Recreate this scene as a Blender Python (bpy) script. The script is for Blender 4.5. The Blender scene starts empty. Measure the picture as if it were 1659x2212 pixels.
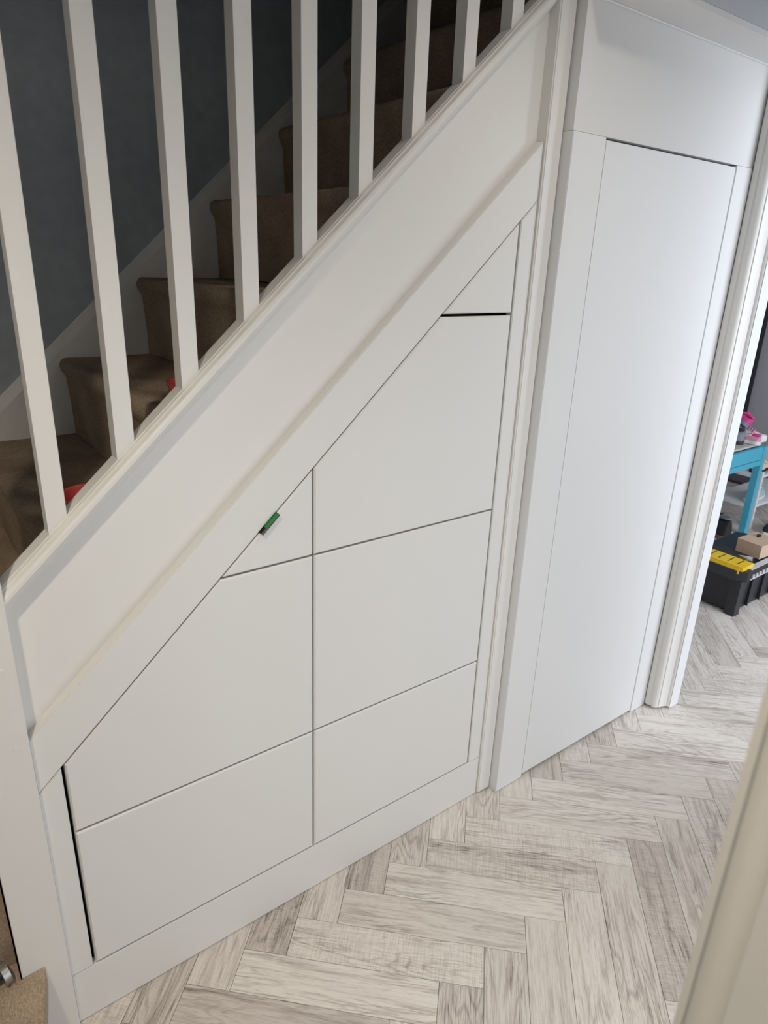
import bpy, bmesh, math, random
from mathutils import Vector, Matrix

random.seed(7)
scene = bpy.context.scene
COL = scene.collection

# ------------------------------------------------------------------ camera
R_ = Vector((0.80094126, -0.5976855, 0.03556882))
U_ = Vector((0.18352268, 0.30161201, 0.93560121))
W_ = Vector((0.56992326, 0.74283392, -0.35126235))
CAM = Vector((-0.68459, -1.13238, 1.55))
cam = bpy.data.cameras.new('camera')
cam_o = bpy.data.objects.new('camera', cam)
COL.objects.link(cam_o)
m = Matrix.Identity(4)
for i in range(3):
    m[i][0] = R_[i]; m[i][1] = U_[i]; m[i][2] = -W_[i]; m[i][3] = CAM[i]
cam_o.matrix_world = m
cam.sensor_fit = 'HORIZONTAL'
cam.sensor_width = 36.0
cam.lens = 1462.06 / 1659 * 36.0
cam.clip_start = 0.02
cam.dof.use_dof = True
cam.dof.focus_distance = 1.75
cam.dof.aperture_fstop = 8.5
scene.camera = cam_o

# ------------------------------------------------------------------ world and lights
world = bpy.data.worlds.new('daylight')
scene.world = world
world.use_nodes = True
bg = world.node_tree.nodes['Background']
bg.inputs[0].default_value = (0.75, 0.86, 1.0, 1)
bg.inputs[1].default_value = 0.1

def spot_lamp(name, loc, power, color, radius):
    # recessed ceiling downlight, aimed straight down with a wide soft beam
    l = bpy.data.lights.new(name, 'SPOT')
    l.energy = power; l.color = color; l.shadow_soft_size = radius
    l.spot_size = math.radians(138); l.spot_blend = 1.0
    o = bpy.data.objects.new(name, l); COL.objects.link(o); o.location = loc
    return o

def area_lamp(name, loc, target, sx, sy, power, color):
    l = bpy.data.lights.new(name, 'AREA')
    l.shape = 'RECTANGLE'; l.size = sx; l.size_y = sy; l.energy = power; l.color = color
    o = bpy.data.objects.new(name, l); COL.objects.link(o); o.location = loc
    o.rotation_euler = (Vector(target) - Vector(loc)).to_track_quat('-Z', 'Y').to_euler()
    return o

spot_lamp('hall_ceiling_lamp', (-1.08, -0.90, 2.40), 66.0, (1.0, 0.88, 0.70), 0.045)
spot_lamp('hall_ceiling_lamp', (0.47, -0.58, 2.40), 15.0, (1.0, 0.92, 0.80), 0.04)
area_lamp('back_fill_light', (-0.3, -4.35, 1.65), (-0.3, 0, 1.3), 2.6, 1.7, 21.0, (0.90, 0.95, 1.0))  # soft frontal fill added behind the camera, shining in through a cut opening
area_lamp('side_daylight_fill', (0.26, -1.30, 0.78), (0.20, 0, 0.62), 1.00, 1.35, 6.4, (0.95, 0.97, 1.0))  # soft front daylight; panel and wall opening added, set to favour the drawers
area_lamp('porch_daylight', (2.5, -2.05, 1.4), (2.8, 1.0, 0.5), 2.0, 2.0, 80.0, (0.86, 0.92, 1.0))

scene.cycles.use_light_tree = False
scene.cycles.max_bounces = 4
scene.cycles.diffuse_bounces = 3
scene.cycles.glossy_bounces = 1
scene.cycles.transmission_bounces = 2
scene.cycles.caustics_reflective = False
scene.cycles.caustics_refractive = False
scene.view_settings.view_transform = 'Standard'
scene.view_settings.look = 'None'
scene.view_settings.gamma = 1.0
scene.view_settings.use_curve_mapping = False
scene.view_settings.exposure = 0.02

# ------------------------------------------------------------------ materials
MATS = {}
def mat(name, color, rough=0.5, spec=0.5, metal=0.0, noise=0.0, nscale=40.0, bump=0.0, bscale=200.0, coat=0.0):
    mt = bpy.data.materials.new(name); mt.use_nodes = True
    nt = mt.node_tree; b = nt.nodes['Principled BSDF']
    b.inputs['Base Color'].default_value = (*color, 1)
    b.inputs['Roughness'].default_value = rough
    b.inputs['Metallic'].default_value = metal
    b.inputs['Specular IOR Level'].default_value = spec
    tc = nt.nodes.new('ShaderNodeTexCoord')
    if noise:
        n = nt.nodes.new('ShaderNodeTexNoise'); n.inputs['Scale'].default_value = nscale; n.inputs['Detail'].default_value = 4
        nt.links.new(tc.outputs['Object'], n.inputs['Vector'])
        r = nt.nodes.new('ShaderNodeValToRGB')
        r.color_ramp.elements[0].position = 0.3; r.color_ramp.elements[1].position = 0.7
        r.color_ramp.elements[0].color = tuple(c * (1 - noise) for c in color) + (1,)
        r.color_ramp.elements[1].color = tuple(min(1, c * (1 + noise)) for c in color) + (1,)
        nt.links.new(n.outputs['Fac'], r.inputs['Fac'])
        nt.links.new(r.outputs['Color'], b.inputs['Base Color'])
    if bump:
        n2 = nt.nodes.new('ShaderNodeTexNoise'); n2.inputs['Scale'].default_value = bscale; n2.inputs['Detail'].default_value = 3
        nt.links.new(tc.outputs['Object'], n2.inputs['Vector'])
        bp = nt.nodes.new('ShaderNodeBump'); bp.inputs['Strength'].default_value = bump; bp.inputs['Distance'].default_value = 0.002
        nt.links.new(n2.outputs['Fac'], bp.inputs['Height'])
        nt.links.new(bp.outputs['Normal'], b.inputs['Normal'])
    MATS[name] = mt
    return mt

mat('satin_white', (0.80, 0.79, 0.765), 0.38, 0.4, bump=0.10, bscale=60)
mat('cabinet_white', (0.79, 0.785, 0.765), 0.42, 0.4)
mat('door_white', (0.79, 0.795, 0.80), 0.42, 0.4)
mat('gloss_white', (0.82, 0.83, 0.85), 0.35, 0.5)
mat('wall_white', (0.80, 0.80, 0.80), 0.8, 0.2)
mat('wall_slate', (0.42, 0.465, 0.51), 0.85, 0.2, noise=0.06, nscale=30)
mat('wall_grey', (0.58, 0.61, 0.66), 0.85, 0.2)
mat('porch_grey', (0.60, 0.58, 0.61), 0.7, 0.3, noise=0.05, nscale=60)
mat('anthracite', (0.02, 0.022, 0.03), 0.4)
mat('gap_shade', (0.02, 0.018, 0.015), 0.9)  # near-black colour stands in for the shade inside the gaps
mat('raw_board', (0.20, 0.15, 0.11), 0.8)
mat('green_plastic', (0.018, 0.20, 0.045), 0.3)
mat('black_plastic', (0.012, 0.012, 0.014), 0.4)
mat('red_plastic', (0.62, 0.085, 0.08), 0.4)
mat('tool_black', (0.022, 0.023, 0.028), 0.45, noise=0.2, nscale=200)
mat('tool_yellow', (0.85, 0.56, 0.02), 0.4)
mat('tool_silver', (0.55, 0.58, 0.62), 0.35)
mat('galvanised', (0.62, 0.64, 0.66), 0.3, metal=0.9)
mat('cardboard', (0.55, 0.40, 0.29), 0.8, noise=0.06, nscale=60)
mat('teal_paint', (0.085, 0.42, 0.57), 0.4)
mat('pale_board', (0.60, 0.57, 0.52), 0.5, noise=0.12, nscale=25)
mat('mat_pile', (0.11, 0.105, 0.12), 0.95, noise=0.35, nscale=160, bump=0.6, bscale=500)
mat('rubber_edge', (0.03, 0.03, 0.035), 0.7)
mat('shoe_pink', (0.62, 0.06, 0.26), 0.6)
mat('shoe_palepink', (0.75, 0.30, 0.42), 0.6)
mat('shoe_red', (0.55, 0.05, 0.08), 0.6)
mat('shoe_white', (0.78, 0.78, 0.79), 0.5)
mat('shoe_grey', (0.20, 0.22, 0.27), 0.7)
mat('shoe_black', (0.018, 0.018, 0.022), 0.55)
mat('shoe_teal', (0.42, 0.58, 0.62), 0.6)
mat('shoe_brown', (0.17, 0.12, 0.10), 0.6)
mat('shoe_cream', (0.72, 0.60, 0.50), 0.6)
mat('gunmetal', (0.05, 0.06, 0.065), 0.3, metal=0.7)
mat('zinc', (0.42, 0.42, 0.41), 0.35, metal=0.8)

def carpet_material():
    mt = bpy.data.materials.new('carpet'); mt.use_nodes = True
    nt = mt.node_tree; b = nt.nodes['Principled BSDF']
    b.inputs['Roughness'].default_value = 1.0; b.inputs['Specular IOR Level'].default_value = 0.05
    tc = nt.nodes.new('ShaderNodeTexCoord')
    n1 = nt.nodes.new('ShaderNodeTexNoise'); n1.inputs['Scale'].default_value = 420; n1.inputs['Detail'].default_value = 3
    n2 = nt.nodes.new('ShaderNodeTexNoise'); n2.inputs['Scale'].default_value = 9; n2.inputs['Detail'].default_value = 3
    mp = nt.nodes.new('ShaderNodeMapping'); mp.inputs['Scale'].default_value = (520, 90, 520)
    n3 = nt.nodes.new('ShaderNodeTexNoise'); n3.inputs['Scale'].default_value = 1.0; n3.inputs['Detail'].default_value = 2
    nt.links.new(tc.outputs['Object'], n1.inputs['Vector']); nt.links.new(tc.outputs['Object'], n2.inputs['Vector'])
    nt.links.new(tc.outputs['Object'], mp.inputs['Vector']); nt.links.new(mp.outputs['Vector'], n3.inputs['Vector'])
    r = nt.nodes.new('ShaderNodeValToRGB')
    r.color_ramp.elements[0].position = 0.3; r.color_ramp.elements[1].position = 0.72
    r.color_ramp.elements[0].color = (0.18, 0.137, 0.107, 1); r.color_ramp.elements[1].color = (0.66, 0.515, 0.37, 1)
    mx = nt.nodes.new('ShaderNodeMath'); mx.operation = 'ADD'
    m1 = nt.nodes.new('ShaderNodeMath'); m1.operation = 'MULTIPLY'; m1.inputs[1].default_value = 0.45
    m2 = nt.nodes.new('ShaderNodeMath'); m2.operation = 'MULTIPLY'; m2.inputs[1].default_value = 0.25
    m3 = nt.nodes.new('ShaderNodeMath'); m3.operation = 'MULTIPLY_ADD'; m3.inputs[1].default_value = 0.3
    nt.links.new(n1.outputs['Fac'], m1.inputs[0]); nt.links.new(n2.outputs['Fac'], m2.inputs[0])
    nt.links.new(m1.outputs[0], mx.inputs[0]); nt.links.new(m2.outputs[0], mx.inputs[1])
    nt.links.new(n3.outputs['Fac'], m3.inputs[0]); nt.links.new(mx.outputs[0], m3.inputs[2])
    nt.links.new(m3.outputs[0], r.inputs['Fac']); nt.links.new(r.outputs['Color'], b.inputs['Base Color'])
    bp = nt.nodes.new('ShaderNodeBump'); bp.inputs['Strength'].default_value = 0.9; bp.inputs['Distance'].default_value = 0.003
    nt.links.new(m3.outputs[0], bp.inputs['Height']); nt.links.new(bp.outputs['Normal'], b.inputs['Normal'])
    MATS['carpet'] = mt
carpet_material()

def spandrel_material():
    # satin paint with a few small scuffs and specks
    mt = MATS['satin_white'].copy(); mt.name = 'satin_white_scuffed'
    nt = mt.node_tree; b = nt.nodes['Principled BSDF']
    tc = nt.nodes.new('ShaderNodeTexCoord')
    v = nt.nodes.new('ShaderNodeTexVoronoi'); v.inputs['Scale'].default_value = 11; v.feature = 'F1'
    nz = nt.nodes.new('ShaderNodeTexNoise'); nz.inputs['Scale'].default_value = 300
    add = nt.nodes.new('ShaderNodeVectorMath'); add.operation = 'MULTIPLY_ADD'
    add.inputs[1].default_value = (0.006, 0.006, 0.006)
    nt.links.new(tc.outputs['Object'], nz.inputs['Vector'])
    nt.links.new(nz.outputs['Color'], add.inputs[0]); nt.links.new(tc.outputs['Object'], add.inputs[2])
    nt.links.new(add.outputs[0], v.inputs['Vector'])
    r = nt.nodes.new('ShaderNodeValToRGB')
    r.color_ramp.elements[0].position = 0.012; r.color_ramp.elements[1].position = 0.018
    r.color_ramp.elements[0].color = (0.30, 0.29, 0.27, 1); r.color_ramp.elements[1].color = (0.80, 0.79, 0.765, 1)
    nt.links.new(v.outputs['Distance'], r.inputs['Fac']); nt.links.new(r.outputs['Color'], b.inputs['Base Color'])
    MATS['satin_white_scuffed'] = mt
spandrel_material()

def wood_material(name, tint=1.0):
    mt = bpy.data.materials.new(name); mt.use_nodes = True
    nt = mt.node_tree; N = nt.nodes; L = nt.links; b = N['Principled BSDF']
    tc = N.new('ShaderNodeTexCoord'); oi = N.new('ShaderNodeObjectInfo')
    def math_(op, a=None, bb=None, c=None):
        n = N.new('ShaderNodeMath'); n.operation = op
        for i, v in enumerate((a, bb, c)):
            if v is None: continue
            if isinstance(v, (int, float)): n.inputs[i].default_value = v
            else: L.new(v, n.inputs[i])
        return n.outputs[0]
    def smooth(v, lo, hi):
        n = N.new('ShaderNodeMapRange'); n.interpolation_type = 'SMOOTHSTEP'
        n.inputs['From Min'].default_value = lo; n.inputs['From Max'].default_value = hi
        L.new(v, n.inputs['Value']); return n.outputs['Result']
    off = N.new('ShaderNodeCombineXYZ')
    for i, k in enumerate((37.0, 91.0, 53.0)): L.new(math_('MULTIPLY', oi.outputs['Random'], k), off.inputs[i])
    va = N.new('ShaderNodeVectorMath'); va.operation = 'ADD'
    L.new(tc.outputs['Object'], va.inputs[0]); L.new(off.outputs[0], va.inputs[1])
    def noise(scale, detail=4, dist=0.0, rough=0.5):
        mp = N.new('ShaderNodeMapping'); mp.inputs['Scale'].default_value = scale
        L.new(va.outputs[0], mp.inputs['Vector'])
        n = N.new('ShaderNodeTexNoise'); n.inputs['Scale'].default_value = 1; n.inputs['Detail'].default_value = detail
        n.inputs['Distortion'].default_value = dist; n.inputs['Roughness'].default_value = rough
        L.new(mp.outputs['Vector'], n.inputs['Vector']); return n.outputs['Fac']
    rnd2 = math_('FRACT', math_('MULTIPLY', oi.outputs['Random'], 17.31))
    rnd3 = math_('FRACT', math_('MULTIPLY', oi.outputs['Random'], 71.7))
    rings = math_('PINGPONG', math_('MULTIPLY', noise((2.0, 12, 9), 2, 0.15, 0.5), 15.0), 0.5)
    ring = math_('SUBTRACT', 1.0, smooth(rings, 0.02, 0.26))
    patch = smooth(noise((3.6, 13, 5), 3, 0.3), 0.40, 0.66)
    fib = smooth(noise((15, 400, 80), 3, 0.0, 0.7), 0.47, 0.68)
    pore = smooth(noise((60, 700, 120), 2, 0.0, 0.5), 0.58, 0.72)
    streak = smooth(noise((3.4, 58, 25), 4, 0.35, 0.68), 0.48, 0.72)
    sawn = smooth(noise((520, 22, 20), 3, 0.0, 0.6), 0.42, 0.66)
    is_saw = math_('GREATER_THAN', rnd2, 0.74)
    d = math_('MULTIPLY', ring, math_('MULTIPLY_ADD', patch, 0.22, 0.05))
    d = math_('ADD', d, math_('MULTIPLY', fib, math_('MULTIPLY_ADD', patch, 0.30, 0.16)))
    d = math_('MULTIPLY_ADD', streak, 0.30, d)
    d = math_('MULTIPLY_ADD', pore, 0.12, d)
    d = math_('ADD', d, math_('MULTIPLY', math_('MULTIPLY', sawn, is_saw), 0.17))
    d = math_('ADD', d, math_('MULTIPLY', math_('POWER', rnd3, 2.2), 0.24))
    r = N.new('ShaderNodeValToRGB'); e = r.color_ramp.elements
    e[0].position = 0.0; e[0].color = (0.67 * tint, 0.63 * tint, 0.58 * tint, 1)
    e[1].position = 0.95; e[1].color = (0.16 * tint, 0.128 * tint, 0.108 * tint, 1)
    x = e.new(0.30); x.color = (0.485 * tint, 0.438 * tint, 0.398 * tint, 1)
    L.new(d, r.inputs['Fac']); L.new(r.outputs['Color'], b.inputs['Base Color'])
    b.inputs['Roughness'].default_value = 0.40; b.inputs['Specular IOR Level'].default_value = 0.4
    bp = N.new('ShaderNodeBump'); bp.inputs['Strength'].default_value = 0.3; bp.inputs['Distance'].default_value = 0.001; bp.invert = True
    L.new(fib, bp.inputs['Height']); L.new(bp.outputs['Normal'], b.inputs['Normal'])
    MATS[name] = mt
wood_material('floor_wood', 1.25)

# ------------------------------------------------------------------ helpers
def link(name, me, material=None, parent=None, loc=None, rot=None, smooth=False):
    o = bpy.data.objects.new(name, me); COL.objects.link(o)
    if material:
        me.materials.clear(); me.materials.append(MATS[material])
    if parent is not None: o.parent = parent
    if loc is not None: o.location = loc
    if rot is not None: o.rotation_euler = rot
    if smooth:
        for p in me.polygons: p.use_smooth = True
    return o

def tag(o, label=None, cat=None, group=None, kind=None):
    if label: o['label'] = label
    if cat: o['category'] = cat
    if group: o['group'] = group
    if kind: o['kind'] = kind
    return o

def empty(name, loc=(0, 0, 0), rz=0.0):
    o = bpy.data.objects.new(name, None); COL.objects.link(o)
    o.location = loc; o.rotation_euler = (0, 0, rz); o.empty_display_size = 0.1
    return o

class MB:
    def __init__(s): s.bm = bmesh.new()
    def box(s, x0, x1, y0, y1, z0, z1):
        v = [s.bm.verts.new(p) for p in ((x0, y0, z0), (x1, y0, z0), (x1, y1, z0), (x0, y1, z0), (x0, y0, z1), (x1, y0, z1), (x1, y1, z1), (x0, y1, z1))]
        for f in ((0, 3, 2, 1), (4, 5, 6, 7), (0, 1, 5, 4), (1, 2, 6, 5), (2, 3, 7, 6), (3, 0, 4, 7)): s.bm.faces.new([v[i] for i in f])
        return s
    def prism(s, pts, fn, a, b):
        # pts: 2-D polygon; fn(p, t) -> 3-D point; extruded from t=a to t=b
        A = [s.bm.verts.new(fn(p, a)) for p in pts]; B = [s.bm.verts.new(fn(p, b)) for p in pts]
        n = len(pts)
        s.bm.faces.new(A); s.bm.faces.new(B[::-1])
        for i in range(n):
            j = (i + 1) % n
            s.bm.faces.new((A[i], B[i], B[j], A[j]))
        return s
    def loft(s, rings, cap=True, closed=True):
        V = [[s.bm.verts.new(p) for p in r] for r in rings]
        n = len(V[0])
        for a, b in zip(V, V[1:]):
            for i in range(n if closed else n - 1):
                j = (i + 1) % n
                s.bm.faces.new((a[i], a[j], b[j], b[i]))
        if cap and closed:
            s.bm.faces.new(V[0][::-1]); s.bm.faces.new(V[-1])
        return s
    def tube(s, pts, rad, n=10, cap=True):
        pts = [Vector(p) for p in pts]
        rr = rad if isinstance(rad, (list, tuple)) else [rad] * len(pts)
        rings = []
        for i, p in enumerate(pts):
            d = (pts[min(i + 1, len(pts) - 1)] - pts[max(i - 1, 0)]).normalized()
            a = d.orthogonal().normalized() if i == 0 else (pa - d * pa.dot(d)).normalized()
            pa = a; c = d.cross(a)
            rings.append([p + rr[i] * (math.cos(t) * a + math.sin(t) * c) for t in [2 * math.pi * k / n for k in range(n)]])
        return s.loft(rings, cap)
    def lathe(s, prof, cx=0, cy=0, n=32):
        rings = []
        for r, z in prof:
            rings.append([(cx + r * math.cos(2 * math.pi * k / n), cy + r * math.sin(2 * math.pi * k / n), z) for k in range(n)])
        return s.loft(rings, cap=True)
    def bevel(s, w, seg=2, angle=30):
        es = [e for e in s.bm.edges if len(e.link_faces) == 2 and e.calc_face_angle(0) > math.radians(angle)]
        bmesh.ops.bevel(s.bm, geom=es, offset=w, segments=seg, affect='EDGES', profile=0.5, clamp_overlap=True)
        return s
    def build(s, name, material, parent=None, smooth=False, loc=None, rot=None):
        bmesh.ops.recalc_face_normals(s.bm, faces=s.bm.faces)
        me = bpy.data.meshes.new(name); s.bm.to_mesh(me); s.bm.free()
        o = link(name, me, material, parent, loc, rot)
        if smooth:
            me.shade_smooth()
            try: me.set_sharp_from_angle(angle=math.radians(35))
            except Exception: pass
        return o

def inset(poly, d):
    # inward offset of a convex counter-clockwise polygon; d = one value or one for each edge
    n = len(poly); out = []
    ds = d if isinstance(d, (list, tuple)) else [d] * n
    lines = []
    for i in range(n):
        a = Vector(poly[i]); b = Vector(poly[(i + 1) % n]); t = (b - a).normalized(); nn = Vector((-t.y, t.x))
        lines.append((a + nn * ds[i], t))
    for i in range(n):
        p, t = lines[i - 1]; q, s = lines[i]
        den = t.x * s.y - t.y * s.x
        k = ((q.x - p.x) * s.y - (q.y - p.y) * s.x) / den
        out.append((p.x + t.x * k, p.y + t.y * k))
    return out

XZ = lambda p, t: (p[0], t, p[1])          # polygon in x-z, thickness in y
XY = lambda p, t: (p[0], p[1], t)          # polygon in x-y, thickness in z
SL = 0.9143                                # slope of the stair
def dg(c, x): return c + SL * x

# ------------------------------------------------------------------ setting: walls, ceiling
def wall(name, boxes, material, label=None):
    mb = MB()
    for b in boxes: mb.box(*b)
    o = mb.build(name, material); o['kind'] = 'structure'
    if label: o['label'] = label
    return o

CEIL = 2.46
wall('wall_stair', [(-2.2, 1.50, 0.91, 1.03, 0.0, 4.8), (1.50, 4.0, 0.91, 1.03, 2.5, 4.8)], 'wall_slate', 'dark slate blue wall running up beside the carpeted stairs')
wall('wall_left', [(-2.32, -2.2, -1.15, 1.03, 0, 4.8)], 'wall_slate', 'slate wall at the foot of the stairs')
wall('wall_lamp_blocker', [(-2.2, 0.60, 0.052, 0.12, 2.11, 4.8)], 'wall_slate', 'unseen wall added above the stair opening to block the lamps')  # added out of view to keep lamp light off the far stair wall
wall('wall_upper', [(0.60, 4.0, -0.03, 0.045, 2.46, 4.8)], 'wall_slate', 'upper floor wall beside the top of the stairs')
wall('wall_end', [(4.0, 4.1, -0.03, 1.03, 2.5, 4.8)], 'wall_slate', 'end wall at the top of the stairs')
wall('ceiling', [(-2.32, 1.57, -4.1, 0.045, CEIL, CEIL + 0.1), (1.50, 6.2, -1.75, 2.3, 2.40, 2.5), (-2.32, 4.1, 0.0, 1.03, 4.8, 4.9)], 'wall_white', 'white hall ceiling')
# wall over and around the under-stairs door
wall('wall_header', [(0.640, 1.512, -0.0315, 0.03, 1.826, 2.46)], 'wall_white', 'white boarded wall above the tall flush cupboard door')
wall('trim_8', [(0.645, 1.512, -0.1385, -0.0315, 2.075, 2.087)], 'wall_white', 'white soffit board under the bulkhead above the cupboard door')
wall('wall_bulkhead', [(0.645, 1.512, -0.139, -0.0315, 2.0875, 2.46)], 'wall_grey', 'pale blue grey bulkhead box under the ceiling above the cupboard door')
wall('wall_right', [(1.512, 1.545, -0.103, 1.0, 0, 2.46), (1.512, 1.545, -1.15, -0.90, 0, 2.46), (1.512, 1.545, -0.90, -0.103, 2.04, 2.46)], 'wall_white', 'white wall with the doorway to the porch')
XJ = -0.335
wall('wall_near', [(XJ + 0.03, -0.23, -1.15, -1.03, 0, CEIL), (0.75, 1.568, -1.15, -1.03, 0, CEIL), (-0.23, 0.75, -1.15, -1.03, 0, 0.05), (-0.23, 0.75, -1.15, -1.03, 1.50, CEIL), (-2.3, -1.22, -1.15, -1.03, 0, CEIL), (-1.22, XJ + 0.03, -1.15, -1.03, 2.06, CEIL)], 'wall_white', 'white wall behind the doorway the view comes from')
# the room behind the camera, with an opening cut for the back fill light
wall('wall_back', [(-2.32, -1.6, -4.1, -4.0, 0, CEIL), (1.0, 1.57, -4.1, -4.0, 0, CEIL), (-1.6, 1.0, -4.1, -4.0, 0, 0.85), (-1.6, 1.0, -4.1, -4.0, 2.3, CEIL),
                   (-2.42, -2.32, -4.1, -1.03, 0, CEIL), (1.57, 1.67, -4.1, -1.75, 0, CEIL)], 'wall_white', 'walls of the room behind the camera')
# the porch room beyond the right-hand doorway
wall('wall_porch', [(1.545, 1.62, -1.75, -1.65, 0, 2.4), (3.6, 6.2, -1.75, -1.65, 0, 2.4), (1.62, 3.6, -1.75, -1.65, 0, 0.3), (1.62, 3.6, -1.75, -1.65, 2.35, 2.4),
                    (6.0, 6.2, -1.75, 2.3, 0, 2.4), (1.45, 6.2, 2.2, 2.3, 0, 2.4), (1.45, 1.545, 1.0, 2.3, 0, 2.4), (1.45, 1.545, -1.75, -1.15, 0, 2.4)], 'porch_grey', 'mid grey porch wall seen above the shoe bench')
tag(wall('trim_1', [(5.93, 5.998, 1.905, 1.965, 0.0, 2.1)], 'anthracite', 'black upright frame on the porch wall above the shoe bench'), kind='structure')

# ------------------------------------------------------------------ herringbone floor
floor = wall('floor', [(-2.32, 6.2, -4.1, 2.3, -0.06, -0.0032)], 'raw_board', 'pale grey limed oak herringbone plank floor')
PW, PL = 0.1016, 0.4640
q = PL / math.sqrt(2); wq = PW / math.sqrt(2); PIT = 2 * wq
D1 = Vector((1, -1)) / math.sqrt(2); D2 = Vector((1, 1)) / math.sqrt(2)
P0 = Vector((0.0645, -0.0505))

def clip(poly, a, b, c):      # keep a*x+b*y <= c
    out = []
    for i in range(len(poly)):
        p, r = poly[i], poly[(i + 1) % len(poly)]
        dp = a * p[0] + b * p[1] - c; dr = a * r[0] + b * r[1] - c
        if dp <= 0: out.append(p)
        if dp * dr < 0:
            t = dp / (dp - dr); out.append((p[0] + t * (r[0] - p[0]), p[1] + t * (r[1] - p[1])))
    return out
def area(p): return 0.5 * sum(p[i][0] * p[(i + 1) % len(p)][1] - p[(i + 1) % len(p)][0] * p[i][1] for i in range(len(p)))

def plank_mesh(poly):
    mb = MB(); mb.prism(poly, XY, -0.003, 0.0)
    es = [e for e in mb.bm.edges if all(v.co.z > -0.0005 for v in e.verts)]
    bmesh.ops.bevel(mb.bm, geom=es, offset=0.0006, segments=1, affect='EDGES')
    bmesh.ops.recalc_face_normals(mb.bm, faces=mb.bm.faces)
    me = bpy.data.meshes.new('plank'); mb.bm.to_mesh(me); mb.bm.free()
    me.materials.append(MATS['floor_wood'])
    return me
G = 0.00045
full = plank_mesh([(G, G), (PL - G, G), (PL - G, PW - G), (G, PW - G)])
nplank = 0
for mrow in range(-4, 4):
    for k in range(-12, 40):
        base = P0 + Vector((k * PIT, -2 * q * mrow))
        for typ in (0, 1):
            if typ == 0:
                org = base - D2 * PW; ux, ang = D1, -math.pi / 4
            else:
                org = base + Vector((q, -q)) - D2 * PL; ux, ang = D2, math.pi / 4
            uy = Vector((-ux.y, ux.x))
            if typ == 1:                       # width runs along +d1, which is -uy here
                org = org + D1 * PW
            loc = [(G, G), (PL - G, G), (PL - G, PW - G), (G, PW - G)]
            wp = [org + ux * a + uy * b for a, b in loc]
            cx = sum(p.x for p in wp) / 4; cy = sum(p.y for p in wp) / 4
            # hall, then porch
            for region in (0, 1):
                if region == 0:
                    if cx < -1.0 or cy < -1.35: continue
                    pl = [(p.x, p.y) for p in wp]
                    for ln in ((0, 1, 0.02), (1, 0, 1.545), (0, -1, 1.20), (-1, 0, 1.05)): pl = clip(pl, *ln) if len(pl) > 2 else []
                else:
                    if cx > 4.9 or cy > 1.45 or cy < -0.45: continue
                    pl = [(p.x, p.y) for p in wp]
                    for ln in ((-1, 0, -1.5456), (1, 0, 4.65), (0, 1, 1.32), (0, -1, 0.75)): pl = clip(pl, *ln) if len(pl) > 2 else []
                if len(pl) < 3 or area(pl) < 0.0006: continue
                whole = abs(area(pl) - (PL - 2 * G) * (PW - 2 * G)) < 1e-6
                if whole: me = full
                else:
                    lp = [((Vector(p) - org).dot(ux), (Vector(p) - org).dot(uy)) for p in pl]
                    cl = [lp[i] for i in range(len(lp)) if (Vector(lp[i]) - Vector(lp[i - 1])).length > 0.0008]
                    if len(cl) < 3: continue
                    me = plank_mesh(cl)
                o = bpy.data.objects.new('plank', me); COL.objects.link(o)
                o.parent = floor; o.location = (org.x, org.y, 0); o.rotation_euler = (0, 0, ang)
                nplank += 1
print('planks', nplank)

# ------------------------------------------------------------------ under-stairs drawer cabinet
xL, xR, zb, z1, z2, z3, cd = -0.5357, 0.5378, 0.1404, 0.4958, 0.9514, 1.4380, 1.1475
cTop = 1.2655
cab = empty('drawer_cabinet', (0, 0, 0))
tag(cab, 'white built-in cabinet of angled handleless drawers fitted under the stairs', 'cabinet')
FX0, FX1 = -0.5815, 0.5855
def panel(name, poly, d, parent, material='cabinet_white', y0=0.0, y1=0.02, bev=0.0022, seg=2):
    p = inset(poly, d) if d is not None else poly
    mb = MB().prism(p, XZ, y0, y1)
    es = [e for e in mb.bm.edges if all(abs(v.co.y - y0) < 1e-5 for v in e.verts)]
    bmesh.ops.bevel(mb.bm, geom=es, offset=bev, segments=seg, affect='EDGES')
    return mb.build(name, material, parent)
panel('bottom_rail', [(FX0, 0.001), (FX1, 0.001), (FX1, zb - 0.0014), (FX0, zb - 0.0014)], None, cab, bev=0.0016)
panel('stile', [(FX0, zb), (xL - 0.0025, zb), (xL - 0.0025, dg(cd, xL) - 0.004), (FX0, dg(cd, FX0) - 0.0012)], None, cab, bev=0.0014)
panel('stile', [(xR + 0.0018, zb), (FX1, zb), (FX1, dg(cd, FX1) - 0.0012), (xR + 0.0018, dg(cd, xR) - 0.0012)], None, cab, bev=0.0014)
panel('sloping_rail', [(FX0, dg(cd, FX0)), (FX1, dg(cd, FX1)), (FX1, dg(cTop, FX1)), (FX0, dg(cTop, FX0))], None, cab, y1=0.045, bev=0.0016)
def dx(z): return (z - cd) / SL
g = 0.0021
gd = 0.0036
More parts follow.
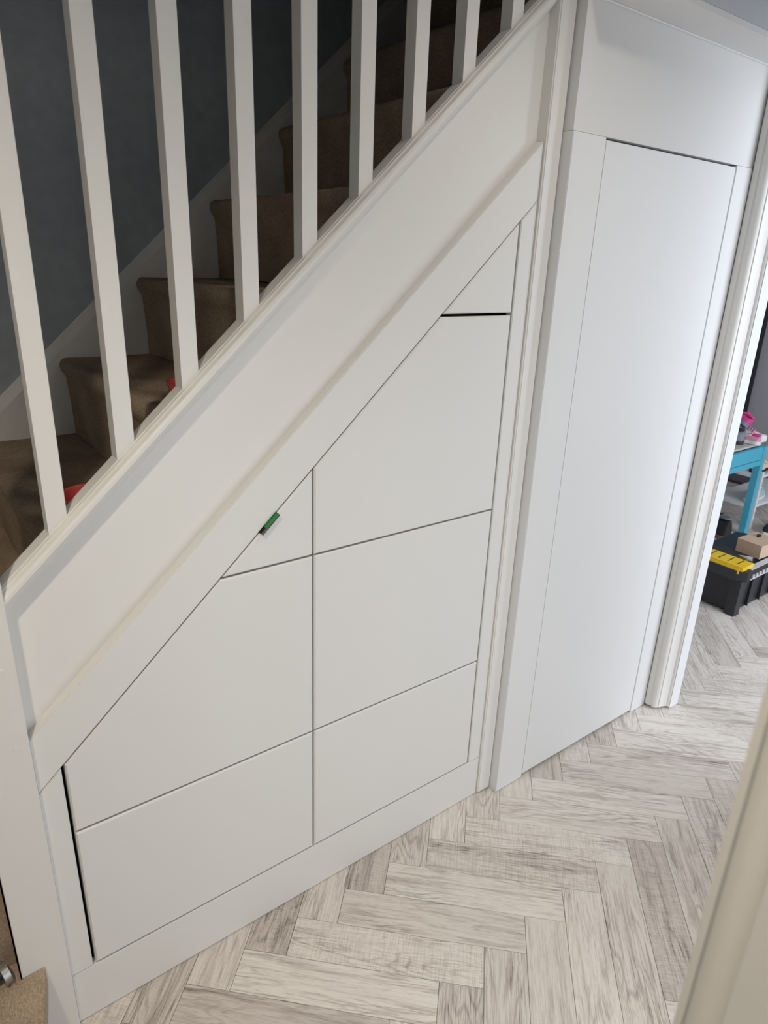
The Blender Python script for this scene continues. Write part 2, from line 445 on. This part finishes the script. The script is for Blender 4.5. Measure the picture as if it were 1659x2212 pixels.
DR = [
    ([(xL, zb), (0, zb), (0, z1), (xL, z1)], [g, g, g, g * 2.0], 'wide rectangular drawer front at the lower left'),
    ([(xL, z1), (0, z1), (0, z2), (dx(z2), z2), (xL, dg(cd, xL))], [g, g, g, gd, g * 2.0], 'drawer front with one sloping corner in the middle of the left column'),
    ([(dx(z2), z2), (0, z2), (0, dg(cd, 0))], [g, g, gd], 'small triangular drawer front with the green tab'),
    ([(0, zb), (xR, zb), (xR, z1), (0, z1)], [g, g, g, g], 'wide rectangular drawer front at the lower right'),
    ([(0, z1), (xR, z1), (xR, z2), (0, z2)], [g, g, g, g], 'tall rectangular drawer front in the right column'),
    ([(0, z2), (xR, z2), (xR, z3), (dx(z3), z3), (0, dg(cd, 0))], [g, g, g * 1.5, gd, g], 'tall drawer front with a sloping top in the right column'),
    ([(dx(z3), z3), (xR, z3), (xR, dg(cd, xR))], [g * 1.5, g, gd], 'topmost small triangular drawer front'),
]
for poly, d, lab in DR:
    o = panel('drawer_front', poly, d, cab, bev=0.0032, seg=1)
    o['label'] = lab
mb = MB().prism([(FX0, 0.02), (FX1, 0.02), (FX1, dg(cd + 0.06, FX1)), (FX0, dg(cd + 0.06, FX0))], XZ, 0.046, 0.056)
mb.build('carcass_shade_back', 'gap_shade', cab)  # black sheet that paints the shade seen through the drawer gaps

# green tab wedged in the gap above the small triangular drawer
tab = empty('pull_tab', (-0.107, -0.004, dg(cd, -0.107)), 0)
tag(tab, 'small green and black tab stuck in the sloping gap above a drawer', 'tab')
ang = -math.atan(SL)
def tabpart(name, pts, fn_w0, fn_w1, material):
    # pts in (y, n) where n is across the slope; extruded along the slope
    s, c = math.sin(-ang), math.cos(-ang)
    f = lambda p, t: (t * c - p[1] * s * 1.0, p[0], t * s + p[1] * c)
    return MB().prism(pts, f, fn_w0, fn_w1).bevel(0.0004, 1).build(name, material, tab)
tabpart('green_flap', [(0.022, 0.0004), (-0.0042, 0.0002), (-0.0064, -0.0026), (-0.0059, -0.0034), (-0.0036, -0.0012), (0.022, -0.0008)], -0.011, 0.026, 'green_plastic')
tabpart('black_backing', [(0.022, -0.0010), (-0.0038, -0.0016), (-0.0062, -0.0040), (-0.0056, -0.0058), (-0.003, -0.0036), (0.022, -0.0022)], -0.026, 0.027, 'black_plastic')

# ------------------------------------------------------------------ balustrade: spandrel, base rail, balusters, newel
bal = empty('balustrade', (-0.62, 0.03, 0)); B0 = Vector((-0.62, 0.03, 0))
tag(bal, 'white painted stair balustrade of square spindles on a moulded sloping base rail', 'balustrade')
def bpart(mb, name, material='satin_white', smooth=False, loc=None):
    o = mb.build(name, material, bal, smooth); o.matrix_parent_inverse = Matrix.Translation(-B0)
    return o
YP = 0.023
RX0, RX1 = -0.60, 0.60
bpart(MB().prism([(RX0, dg(cTop - 0.06, RX0)), (RX1, dg(cTop - 0.06, RX1)), (RX1, dg(1.535, RX1)), (RX0, dg(1.535, RX0))], XZ, YP, YP + 0.022), 'spandrel_panel', 'satin_white_scuffed')
# base rail profile in (y, c)
prof = [(0.0235, 1.5075), (0.0200, 1.5085), (0.0190, 1.5125), (0.0160, 1.5135), (0.0120, 1.5165), (0.0090, 1.5165), (0.0080, 1.5200), (0.0030, 1.5225),
        (-0.0030, 1.5290), (-0.0065, 1.5370), (-0.0065, 1.5440), (-0.0035, 1.5500), (0.0010, 1.5530), (0.0035, 1.5522), (0.0050, 1.5540), (0.0055, 1.5572), (0.0110, 1.5585), (0.0120, 1.5600),
        (0.0435, 1.5600), (0.0465, 1.5570), (0.0465, 1.5000), (0.0235, 1.5000)]
RT = 0.636
mb = MB()
ring = lambda x: [(x, y, dg(c, x)) for y, c in prof]
N = 24
mb.loft([ring(RX0 + (RT - RX0) * i / N) for i in range(N + 1)])
bpart(mb, 'base_rail')
BW = 0.0312
for i in range(10):
    x0 = -0.4985 + i * 0.1208
    if x0 > 0.60: break
    xa, xb = x0, x0 + BW
    mb = MB()
    pts = [(xa, dg(1.5590, xa)), (xb, dg(1.5590, xb)), (xb, dg(2.36, xb)), (xa, dg(2.36, xa))]
    mb.prism(pts, XZ, 0.0125, 0.0125 + BW).bevel(0.0016, 2)
    bpart(mb, 'baluster')
# handrail
hp = [(-0.004, 2.36), (-0.006, 2.375), (0.0, 2.40), (0.014, 2.412), (0.042, 2.412), (0.056, 2.40), (0.062, 2.375), (0.060, 2.36)]
bpart(MB().loft([[(x, y, dg(c, x)) for y, c in hp] for x in (RX0, RT)]), 'handrail', smooth=True)
# newel
NX0, NX1, NY0 = -0.664, -0.5815, -0.0110
mb = MB().box(NX0, NX1, NY0, NY0 + 0.083, 0.0, 2.02).bevel(0.0042, 3)
nw = bpart(mb, 'newel_post', smooth=True)

for (px_, pz_, pr_) in ((-0.6021, 0.8905, 0.0042), (-0.6052, 0.8169, 0.0046), (-0.6041, 0.735, 0.0042)):
    pts_ = [(px_ + pr_ * (1 + 0.18 * math.sin(3 * a_ + px_ * 900)) * math.cos(a_), pz_ + 1.2 * pr_ * math.sin(a_)) for a_ in [2 * math.pi * i_ / 10 for i_ in range(10)]]
    bpart(MB().prism(pts_, XZ, NY0 - 0.0007, NY0 + 0.001), 'filler_patch')

# ------------------------------------------------------------------ stairs
st = empty('staircase', (0, 0.45, 0))
tag(st, 'flight of stairs in brown carpet with white string boards', 'staircase')
def spart(mb, name, material, smooth=False):
    o = mb.build(name, material, st, smooth); o.matrix_parent_inverse = Matrix.Translation((0, -0.45, 0)); return o
GO, RI = 0.228, 0.2125
def nose_x(k): return -0.269 + GO * (k - 6)
def tread_z(k): return 1.264 + RI * (k - 6)
def step_mesh(k, ya, yb, ny=60):
    xn, z = nose_x(k), tread_z(k); zb_ = tread_z(k - 1) + 0.002
    pr = []
    xr = xn + 0.020
    nseg = 7
    for i in range(nseg + 1):
        t = i / nseg; zz = zb_ + (z - 0.052 - zb_) * t
        pr.append((xr - 0.006 * t * t, zz))
    pr.append((xn + 0.010, z - 0.044)); pr.append((xn + 0.003, z - 0.034))
    for a in (180, 155, 130, 110, 92):
        r = 0.020; pr.append((xn + r + r * math.cos(math.radians(a)), z - r + r * math.sin(math.radians(a))))
    xe = nose_x(k + 1) + 0.028
    for i in range(1, 8): pr.append((xn + 0.02 + (xe - xn - 0.02) * i / 7, z - 0.0006 * i * (7 - i) / 6))
    pr += [(xe, z - 0.03), (xr + 0.03, z - 0.06), (xr + 0.03, zb_)]
    rnd = random.Random(k)
    rings = []
    for j in range(ny + 1):
        y = ya + (yb - ya) * j / ny
        w = 0.0013 * math.sin(y * 19 + k) + 0.0009 * math.sin(y * 47 + 2 * k)
        edge = 0.003 * max(0, (y - yb + 0.02) / 0.02)
        rings.append([(x + w + rnd.uniform(-0.0007, 0.0007) + edge, y, zz + 0.6 * w + rnd.uniform(-0.0006, 0.0006)) for x, zz in pr])
    return MB().loft(rings)
for k in range(2, 13):
    ya = 0.048 if k > 2 else 0.09
    spart(step_mesh(k, ya, 0.8935), 'carpeted_step', 'carpet', True)
# wall string with a chamfered top
def string_prof(x): return [(0.909, dg(1.556, x)), (0.903, dg(1.556, x)), (0.894, dg(1.519, x)), (0.894, dg(1.20, x)), (0.909, dg(1.20, x))]
spart(MB().loft([[(x, y, c) for y, c in string_prof(x)] for x in (-1.3, 1.7)]), 'wall_string', 'satin_white')
# outer string hidden behind the spandrel
spart(MB().prism([(-0.58, dg(1.25, -0.58)), (1.2, dg(1.25, 1.2)), (1.2, dg(1.495, 1.2)), (-0.58, dg(1.495, -0.58))], XZ, 0.0456, 0.0475), 'outer_string', 'satin_white')
# bottom winder steps to the left of the newel
mb = MB()
pts = [(-1.5, 0.03), (-1.5, -0.30), (-0.78, -0.30), (-0.72, -0.285), (-0.685, -0.25), (-0.664, -0.19), (-0.648, -0.12), (-0.634, -0.06), (-0.624, -0.0125), (-0.667, -0.0125), (-0.667, 0.03)]
mb.prism(pts, XY, 0.170, 0.218); mb.bevel(0.016, 4, 50)
spart(mb, 'bottom_step', 'carpet', True)
spart(MB().box(-1.5, -0.70, -0.26, 0.03, 0.001, 0.172), 'bottom_riser', 'carpet')
spart(MB().box(-1.5, -0.667, 0.032, 0.30, 0.001, 0.43).bevel(0.012, 3), 'bottom_step', 'carpet', True)
spart(MB().box(-1.5, -0.70, 0.25, 0.89, 0.001, 0.60).bevel(0.012, 3), 'bottom_step', 'carpet', True)

# red cups on the treads
def cup(name, loc, r, h, label):
    e = empty(name, loc); tag(e, label, 'cup')
    t = 0.0025
    MB().lathe([(r * 0.80, 0.0), (r * 0.82, 0.002), (r, h - 0.004), (r + 0.002, h), (r - t + 0.001, h), (r - t - 0.001, h - 0.003), (r * 0.80 - t, 0.005), (0.0005, 0.004)]).build('cup_body', 'red_plastic', e, True)
    mb = MB(); pr = []
    mb.tube([(r - 0.004, 0, h * 0.82), (r + 0.016, 0, h * 0.80), (r + 0.024, 0, h * 0.55), (r + 0.014, 0, h * 0.30), (r * 0.86, 0, h * 0.24)], 0.004, 8)
    mb.build('handle', 'red_plastic', e, True, rot=(0, 0, math.radians(70)))
    return e
cup('cup', (-0.199, 0.160, 1.265), 0.030, 0.048, 'red plastic cup standing on the upper stair tread behind the spindles')
cup('cup', (-0.384, 0.165, 1.053), 0.062, 0.060, 'wider red plastic cup low on the stair tread behind the first spindle')

# black rod with grey flange beside the newel foot
rod = empty('metal_rod', (-0.690, -0.002, 0.218)); tag(rod, 'black metal rod with grey round flange lying on the bottom carpeted step', 'rod')
MB().tube([(-0.09, -0.02, 0.022), (-0.05, -0.012, 0.022), (-0.004, 0.0, 0.024)], [0.011, 0.0085, 0.0075], 16).build('bar', 'gunmetal', rod, True)
MB().tube([(-0.006, -0.001, 0.0235), (0.006, 0.002, 0.0245)], [0.0225, 0.021], 24).bevel(0.002, 2, 60).build('flange', 'zinc', rod, True)

# ------------------------------------------------------------------ post and cupboard door
tag(panel('trim_2', [(0.5862, 0.004), (0.6365, 0.004), (0.6365, 2.46), (0.5862, 2.46)], None, None, 'satin_white', y0=-0.0075, y1=0.05, bev=0.003, seg=3),
    'narrow white corner post between the drawer cabinet and the cupboard door', kind='structure')
DX0, DX1, DZ = 0.7575, 1.3440, 1.8245
tag(panel('trim_3', [(0.6385, 0.0015), (DX0 - 0.0022, 0.0015), (DX0 - 0.0022, DZ + 0.0005), (0.6385, DZ + 0.0005)], None, None, 'door_white', y0=-0.0345, y1=0.03, bev=0.0014),
    'white upright frame board left of the tall cupboard door', kind='structure')
tag(panel('trim_4', [(DX1 + 0.0016, 0.0015), (1.4335, 0.0015), (1.4335, DZ + 0.0005), (DX1 + 0.0016, DZ + 0.0005)], None, None, 'door_white', y0=-0.0345, y1=0.03, bev=0.0014),
    'white upright frame board right of the tall cupboard door', kind='structure')
d1 = panel('door_1', [(DX0, 0.011), (DX1, 0.011), (DX1, DZ - 0.0045), (DX0, DZ - 0.0045)], None, None, 'door_white', y0=-0.0330, y1=-0.010, bev=0.0018)
tag(d1, 'tall plain white flush cupboard door without a handle', kind='structure')
bk = MB().box(DX0 - 0.02, DX1 + 0.02, 0.03, 0.04, 0.0, DZ + 0.02).build('trim_5', 'gap_shade'); tag(bk, 'near-black board standing in for the shade behind the door gap', kind='structure')

tag(MB().tube([(0.647, -0.0335, 2.0735), (1.50, -0.0335, 2.0735)], 0.0030, 8).build('trim_9', 'door_white', None, True), 'thin bead of filler where the soffit meets the boarded wall', kind='structure')
# ------------------------------------------------------------------ moulded architrave and lining of the right doorway
arch = [(-0.0345, 1.511), (-0.0345, 1.4345), (-0.0375, 1.4318), (-0.0530, 1.4330), (-0.0560, 1.4372), (-0.0590, 1.4378), (-0.0625, 1.4345), (-0.0665, 1.4330), (-0.0720, 1.4345), (-0.0770, 1.4385),
        (-0.0800, 1.4440), (-0.0812, 1.4480), (-0.0840, 1.4490), (-0.0850, 1.4530), (-0.0862, 1.4620), (-0.0890, 1.4720), (-0.0930, 1.4790), (-0.0945, 1.4830), (-0.1000, 1.4850), (-0.1025, 1.4880), (-0.1030, 1.511)]
mb = MB(); mb.loft([[(x, y, z) for y, x in arch] for z in (0.010, 2.11)])
tag(mb.build('trim_6', 'satin_white', None, True), 'white moulded architrave up the left side of the porch doorway', kind='structure')
mb = MB().box(1.4905, 1.5460, -0.1050, -0.1032, 0.004, 2.04).bevel(0.0005, 1)
tag(mb.build('door_2', 'gloss_white'), 'bright white door lining at the edge of the porch doorway', kind='structure')

# ------------------------------------------------------------------ near door frame at the right edge of the view
fr = [(-1.0135, XJ + 0.004), (-1.0145, XJ + 0.0005), (-1.0195, XJ), (-1.0200, XJ + 0.0040), (-1.024, XJ + 0.0075), (-1.030, XJ + 0.0085), (-1.036, XJ + 0.0065), (-1.0400, XJ + 0.0020),
      (-1.0425, XJ - 0.0035), (-1.0432, XJ - 0.006), (-1.060, XJ - 0.0065), (-1.075, XJ - 0.0065), (-1.0765, XJ + 0.006), (-1.15, XJ + 0.006), (-1.15, XJ + 0.03), (-1.0135, XJ + 0.03)]
mb = MB(); mb.loft([[(x, y, z) for y, x in fr] for z in (0.0, 2.06)])
tag(mb.build('trim_7', 'satin_white', None, True), 'out-of-focus white door frame close up at the lower right', kind='structure')

# ------------------------------------------------------------------ porch: doormat, bench, toolbox, shoes
dm = empty('doormat', (5.1, 1.25, 0)); tag(dm, 'dark grey doormat on the porch floor under the teal bench', 'doormat')
MB().box(-0.50, 0.50, -0.35, 0.45, 0.002, 0.012).bevel(0.003, 1).build('pile', 'mat_pile', dm)
mb = MB()
for b in ((-0.53, -0.50, -0.38, 0.48, 0.001, 0.009), (0.50, 0.53, -0.38, 0.48, 0.001, 0.009), (-0.50, 0.50, -0.38, -0.35, 0.001, 0.009), (-0.50, 0.50, 0.45, 0.48, 0.001, 0.009)): mb.box(*b)
mb.build('border', 'rubber_edge', dm)

BX, BY, BZ = 3.545, 0.626, 0.575
be = empty('shoe_bench', (BX, BY, 0)); tag(be, 'teal painted bench with pale wooden top standing in the porch', 'bench')
BLEN, BDEP = 0.95, 0.34
for (lx, ly) in ((-0.040, 0), (-BLEN, 0), (-0.040, BDEP - 0.04), (-BLEN, BDEP - 0.04)):
    MB().box(lx, lx + 0.040, ly, ly + 0.040, 0, BZ).bevel(0.002, 1).build('leg', 'teal_paint', be)
MB().box(-BLEN + 0.04, -0.041, 0.003, 0.022, 0.497, BZ).bevel(0.002, 1).build('front_rail', 'teal_paint', be)
MB().box(-BLEN + 0.04, -0.041, 0.001, 0.024, 0.462, 0.494).bevel(0.002, 1).build('lower_rail', 'teal_paint', be)
MB().box(-BLEN + 0.04, -0.041, BDEP - 0.022, BDEP - 0.003, 0.462, BZ).bevel(0.002, 1).build('back_rail', 'teal_paint', be)
for lx in (-0.038, -BLEN + 0.016):
    MB().box(lx, lx + 0.022, 0.041, BDEP - 0.041, 0.48, BZ).bevel(0.002, 1).build('end_rail', 'teal_paint', be)
MB().box(-BLEN + 0.045, -0.042, 0.026, BDEP - 0.026, 0.548, 0.560).build('seat_board', 'teal_paint', be)
for i in range(4):
    y0 = 0.036 + i * 0.068
    MB().box(-BLEN + 0.05, -0.005, y0, y0 + 0.066, 0.5755, 0.587).bevel(0.0015, 1).build('slat', 'pale_board', be)

# white shoe rack right of the bench
rk = empty('shoe_rack', (3.665, 0.665, 0)); tag(rk, 'low white shoe rack right of the teal bench', 'rack')
for z in (0.13, 0.33):
    MB().box(0.0, 0.75, 0.02, 0.30, z, z + 0.016).bevel(0.002, 1).build('shelf', 'shoe_white', rk)
for x in (0.0, 0.73):
    for y in (0.0, 0.30):
        MB().box(x, x + 0.02, y, y + 0.02, 0, 0.38).bevel(0.002, 1).build('leg', 'shoe_white', rk)

R = math.radians
def shoe(label, loc, rz, length=0.27, height=0.095, upper='shoe_black', sole='shoe_white', lining='shoe_black', lace='shoe_white', tilt=(0, 0), group=None, high=1.0):
    e = empty('shoe', loc); e.rotation_euler = (tilt[0], tilt[1], rz); tag(e, label, 'shoe', group)
    L = length
    # half width of the outline from heel (t=0) to toe (t=1)
    def hw(t): return L * (0.115 + 0.055 * math.sin(math.pi * min(1, t * 0.62 + 0.28)) - 0.03 * math.exp(-((t - 0.42) / 0.14) ** 2)) * (1 - max(0, (t - 0.80) / 0.2) ** 2.4 * 0.62) * (1 - max(0, (0.10 - t) / 0.10) ** 2 * 0.45)
    sh = 0.024
    rings = []
    n = 16
    for i in range(n + 1):
        t = i / n; x = (t - 0.5) * L; h = hw(t)
        lift = 0.012 * max(0, (t - 0.75) / 0.25) ** 2
        rings.append([(x, -h, lift + 0.003), (x, -h * 1.04, lift + sh * 0.5), (x, -h, lift + sh), (x, h, lift + sh), (x, h * 1.04, lift + sh * 0.5), (x, h, lift + 0.003), (x, 0, lift)])
    MB().loft(rings).build('sole', sole, e, True)
    def top(t):
        if t < 0.40: return height * high * (1.0 - 0.12 * math.sin(math.pi * t / 0.40))
        return sh + (height * high - sh) * (0.36 + 0.64 * (1 - (t - 0.40) / 0.60) ** 1.4) * (1 if t < 0.9 else 1 - ((t - 0.9) / 0.1) ** 2 * 0.35)
    rings = []
    m_ = 14
    for i in range(n + 1):
        t = i / n; x = (t - 0.5) * L * 0.985; h = hw(t) * 0.97; H = top(t); lift = 0.012 * max(0, (t - 0.75) / 0.25) ** 2
        ring_ = []
        for j in range(m_ + 1):
            a = math.pi * j / m_
            cx_, sx_ = math.cos(a), math.sin(a)
            taper = 1 - 0.42 * sx_ ** 2 if t < 0.5 else 1 - 0.12 * sx_ ** 2
            ring_.append((x, h * cx_ * taper * (1 if abs(cx_) < 0.99 else 1), lift + sh * 0.8 + (H - sh * 0.8) * (abs(sx_) ** 0.62)))
        rings.append(ring_)
    mb = MB(); mb.loft(rings, cap=True); mb.build('upper', upper, e, True)
    # collar opening
    mb = MB(); pts = []
    for k in range(20):
        a = 2 * math.pi * k / 20; pts.append((-0.29 * L + 0.15 * L * math.cos(a), 0.065 * L * math.sin(a), height * high * (0.955 - 0.03 * math.cos(a)) + 0.003))
    mb.tube(pts + [pts[0]], 0.007, 8, cap=False); mb.build('collar', lining, e, True)
    mb = MB(); mb.loft([[(p[0], p[1], p[2] - 0.004) for p in pts], [(p[0] * 0.99, p[1] * 0.9, p[2] + 0.001) for p in pts]]); mb.build('lining', lining, e)
    # tongue and laces
    mb = MB(); rings = []
    for i in range(7):
        t = 0.34 + 0.30 * i / 6; x = (t - 0.5) * L; z = top(t) + 0.004 + (0.020 if i == 0 else 0)
        rings.append([(x, -0.022, z - 0.006), (x, -0.015, z), (x, 0.015, z), (x, 0.022, z - 0.006), (x, 0, z - 0.012)])
    mb.loft(rings); mb.build('tongue', upper if upper != 'shoe_white' else lining, e, True)
    for i in range(4):
        t = 0.42 + 0.065 * i; x = (t - 0.5) * L; z = top(t) + 0.006
        MB().tube([(x, -0.030, z - 0.012), (x + 0.004, -0.012, z + 0.001), (x - 0.004, 0.012, z + 0.001), (x, 0.030, z - 0.012)], 0.0028, 6).build('lace', lace, e, True)
    return e
TZ = 0.5875
R = math.radians
shoe('magenta trainer on its side on top of the shoe pile on the teal bench', (3.435, 0.795, TZ + 0.112), R(75), 0.16, 0.070, 'shoe_pink', 'shoe_grey', 'shoe_pink', 'shoe_palepink', tilt=(R(38), R(-14)))
shoe('grey trainer with white laces at the bottom of the bench pile', (3.355, 0.805, TZ), R(112), 0.22, 0.085, 'shoe_grey', 'shoe_black', 'shoe_black', 'shoe_white')
shoe('white trainer standing near the right corner of the teal bench', (3.525, 0.740, TZ), R(282), 0.20, 0.085, 'shoe_white', 'shoe_white', 'shoe_grey', 'shoe_palepink')
shoe('pink child shoe between the grey and the white trainer on the bench', (3.450, 0.700, TZ), R(92), 0.13, 0.060, 'shoe_palepink', 'shoe_white', 'shoe_pink', 'shoe_white')
shoe('black boot on the porch floor just left of the toolbox', (3.08, 0.665, 0.001), R(25), 0.29, 0.13, 'shoe_black', 'shoe_black', 'shoe_black', 'shoe_grey')
shoe('black walking shoe on the floor against the bench leg', (3.40, 0.770, 0.001), R(65), 0.27, 0.13, 'shoe_black', 'shoe_brown', 'shoe_grey', 'shoe_grey')
shoe('black trainer with white sole on the floor in front of the rack', (3.76, 0.560, 0.001), R(10), 0.27, 0.085, 'shoe_black', 'shoe_white', 'shoe_black', 'shoe_white')
shoe('pale teal trainer on the lower rack shelf', (3.84, 0.755, 0.147), R(8), 0.25, 0.10, 'shoe_teal', 'shoe_white', 'shoe_brown', 'shoe_white')
shoe('cream flat shoe on the upper rack shelf', (3.84, 0.755, 0.347), R(5), 0.24, 0.06, 'shoe_cream', 'shoe_black', 'shoe_cream', 'shoe_cream')

# toolbox
TX, TY = 2.409, 0.1245
tb = empty('toolbox', (TX, TY, 0)); tag(tb, 'black plastic toolbox with yellow lid organiser on the porch floor', 'toolbox')
TL, TW = 0.50, 0.275
def tapered(x0, x1, y0, y1, z0, z1, t):
    mb = MB(); mb.loft([[(x0 + t, y0 + t, z0), (x1 - t, y0 + t, z0), (x1 - t, y1 - t, z0), (x0 + t, y1 - t, z0)], [(x0, y0, z1), (x1, y0, z1), (x1, y1, z1), (x0, y1, z1)]]); return mb
tapered(0.012, TL - 0.012, 0.012, TW - 0.012, 0.012, 0.19, 0.008).bevel(0.006, 2).build('body', 'tool_black', tb, True)
for (x, y) in ((0, 0), (TL - 0.05, 0), (0, TW - 0.05), (TL - 0.05, TW - 0.05)):
    MB().box(x, x + 0.05, y, y + 0.05, 0, 0.185).bevel(0.008, 2).build('corner_post', 'tool_black', tb, True)
for x in (0.13, 0.25, 0.37):
    MB().box(x, x + 0.008, 0.004, 0.02, 0.02, 0.185).bevel(0.002, 1).build('rib', 'tool_black', tb)
mb = MB(); pts = [(-0.012, 0.03), (0.018, -0.014), (TL - 0.02, -0.014), (TL + 0.012, 0.02), (TL + 0.012, TW - 0.02), (TL - 0.02, TW + 0.012), (0.02, TW + 0.012), (-0.012, TW - 0.02)]
mb.prism(pts, XY, 0.186, 0.236).bevel(0.005, 2, 40); lid = mb.build('lid', 'tool_black', tb, True)
MB().box(0.10, TL - 0.02, 0.045, TW - 0.035, 0.236, 0.246).bevel(0.004, 2).build('lid_tray', 'tool_black', tb, True)
o = MB().box(-0.004, 0.098, 0.006, TW - 0.035, 0.2365, 0.256).bevel(0.006, 2).build('organiser_lid', 'tool_yellow', tb, True)
for i in range(4):
    y0 = 0.045 + i * 0.045
    c = MB().box(0.018, 0.088, y0, y0 + 0.005, 0.2555, 0.2568).build('slot', 'tool_black', o)
o = MB().box(-0.010, 0.0, 0.020, TW - 0.05, 0.222, 0.246).bevel(0.003, 1).build('organiser_lip', 'tool_yellow', tb)
MB().box(0.055, TL - 0.03, -0.010, 0.018, 0.2362, 0.2405).bevel(0.002, 1).build('front_strip', 'tool_silver', tb)
for i in range(12):
    x = 0.06 + i * 0.033
    MB().box(x, x + 0.016, -0.020, -0.0135, 0.196, 0.214).bevel(0.002, 1).build('clip_tooth', 'tool_silver', tb)
MB().box(0.05, TL - 0.03, -0.0165, -0.0135, 0.188, 0.194).build('edge_strip', 'tool_silver', tb)

cb = empty('cardboard_box', (2.600, 0.150, 0.2465), math.radians(-4)); tag(cb, 'small brown cardboard box lying on the toolbox lid', 'box')
MB().box(0, 0.165, 0.0, 0.122, 0, 0.066).bevel(0.002, 1).build('carton', 'cardboard', cb)
MB().box(-0.0012, 0.168, -0.001, 0.123, 0.0665, 0.0685).bevel(0.0006, 1).build('top_flap', 'cardboard', cb)
mb = MB(); mb.prism([(-0.012, -0.006), (0.010, -0.008), (0.014, 0.003), (0.002, 0.009), (-0.010, 0.006)], XY, 0.0, 0.010).bevel(0.002, 2)
tag(mb.build('plastic_clip', 'black_plastic', None, False, (2.715, 0.222, 0.3152)), 'tiny black plastic clip on top of the cardboard box', 'clip')

def bracket(loc, rz, label, tilt):
    e = empty('metal_bracket', loc); e.rotation_euler = (tilt, 0, rz); tag(e, label, 'bracket')
    MB().box(0, 0.055, 0, 0.018, 0, 0.002).build('plate', 'galvanised', e)
    MB().box(0, 0.055, 0, 0.002, 0.002, 0.018).build('flange', 'galvanised', e)
    for i in range(5):
        MB().box(0.004 + i * 0.0105, 0.010 + i * 0.0105, -0.001, 0.0, 0.006, 0.013).build('slot', 'black_plastic', e)
bracket((2.515, 0.165, 0.2468), math.radians(75), 'bright metal bracket lying flat beside the yellow organiser', 0)
bracket((2.555, 0.160, 0.2468), math.radians(120), 'bright metal bracket leaning against the cardboard box', math.radians(12))
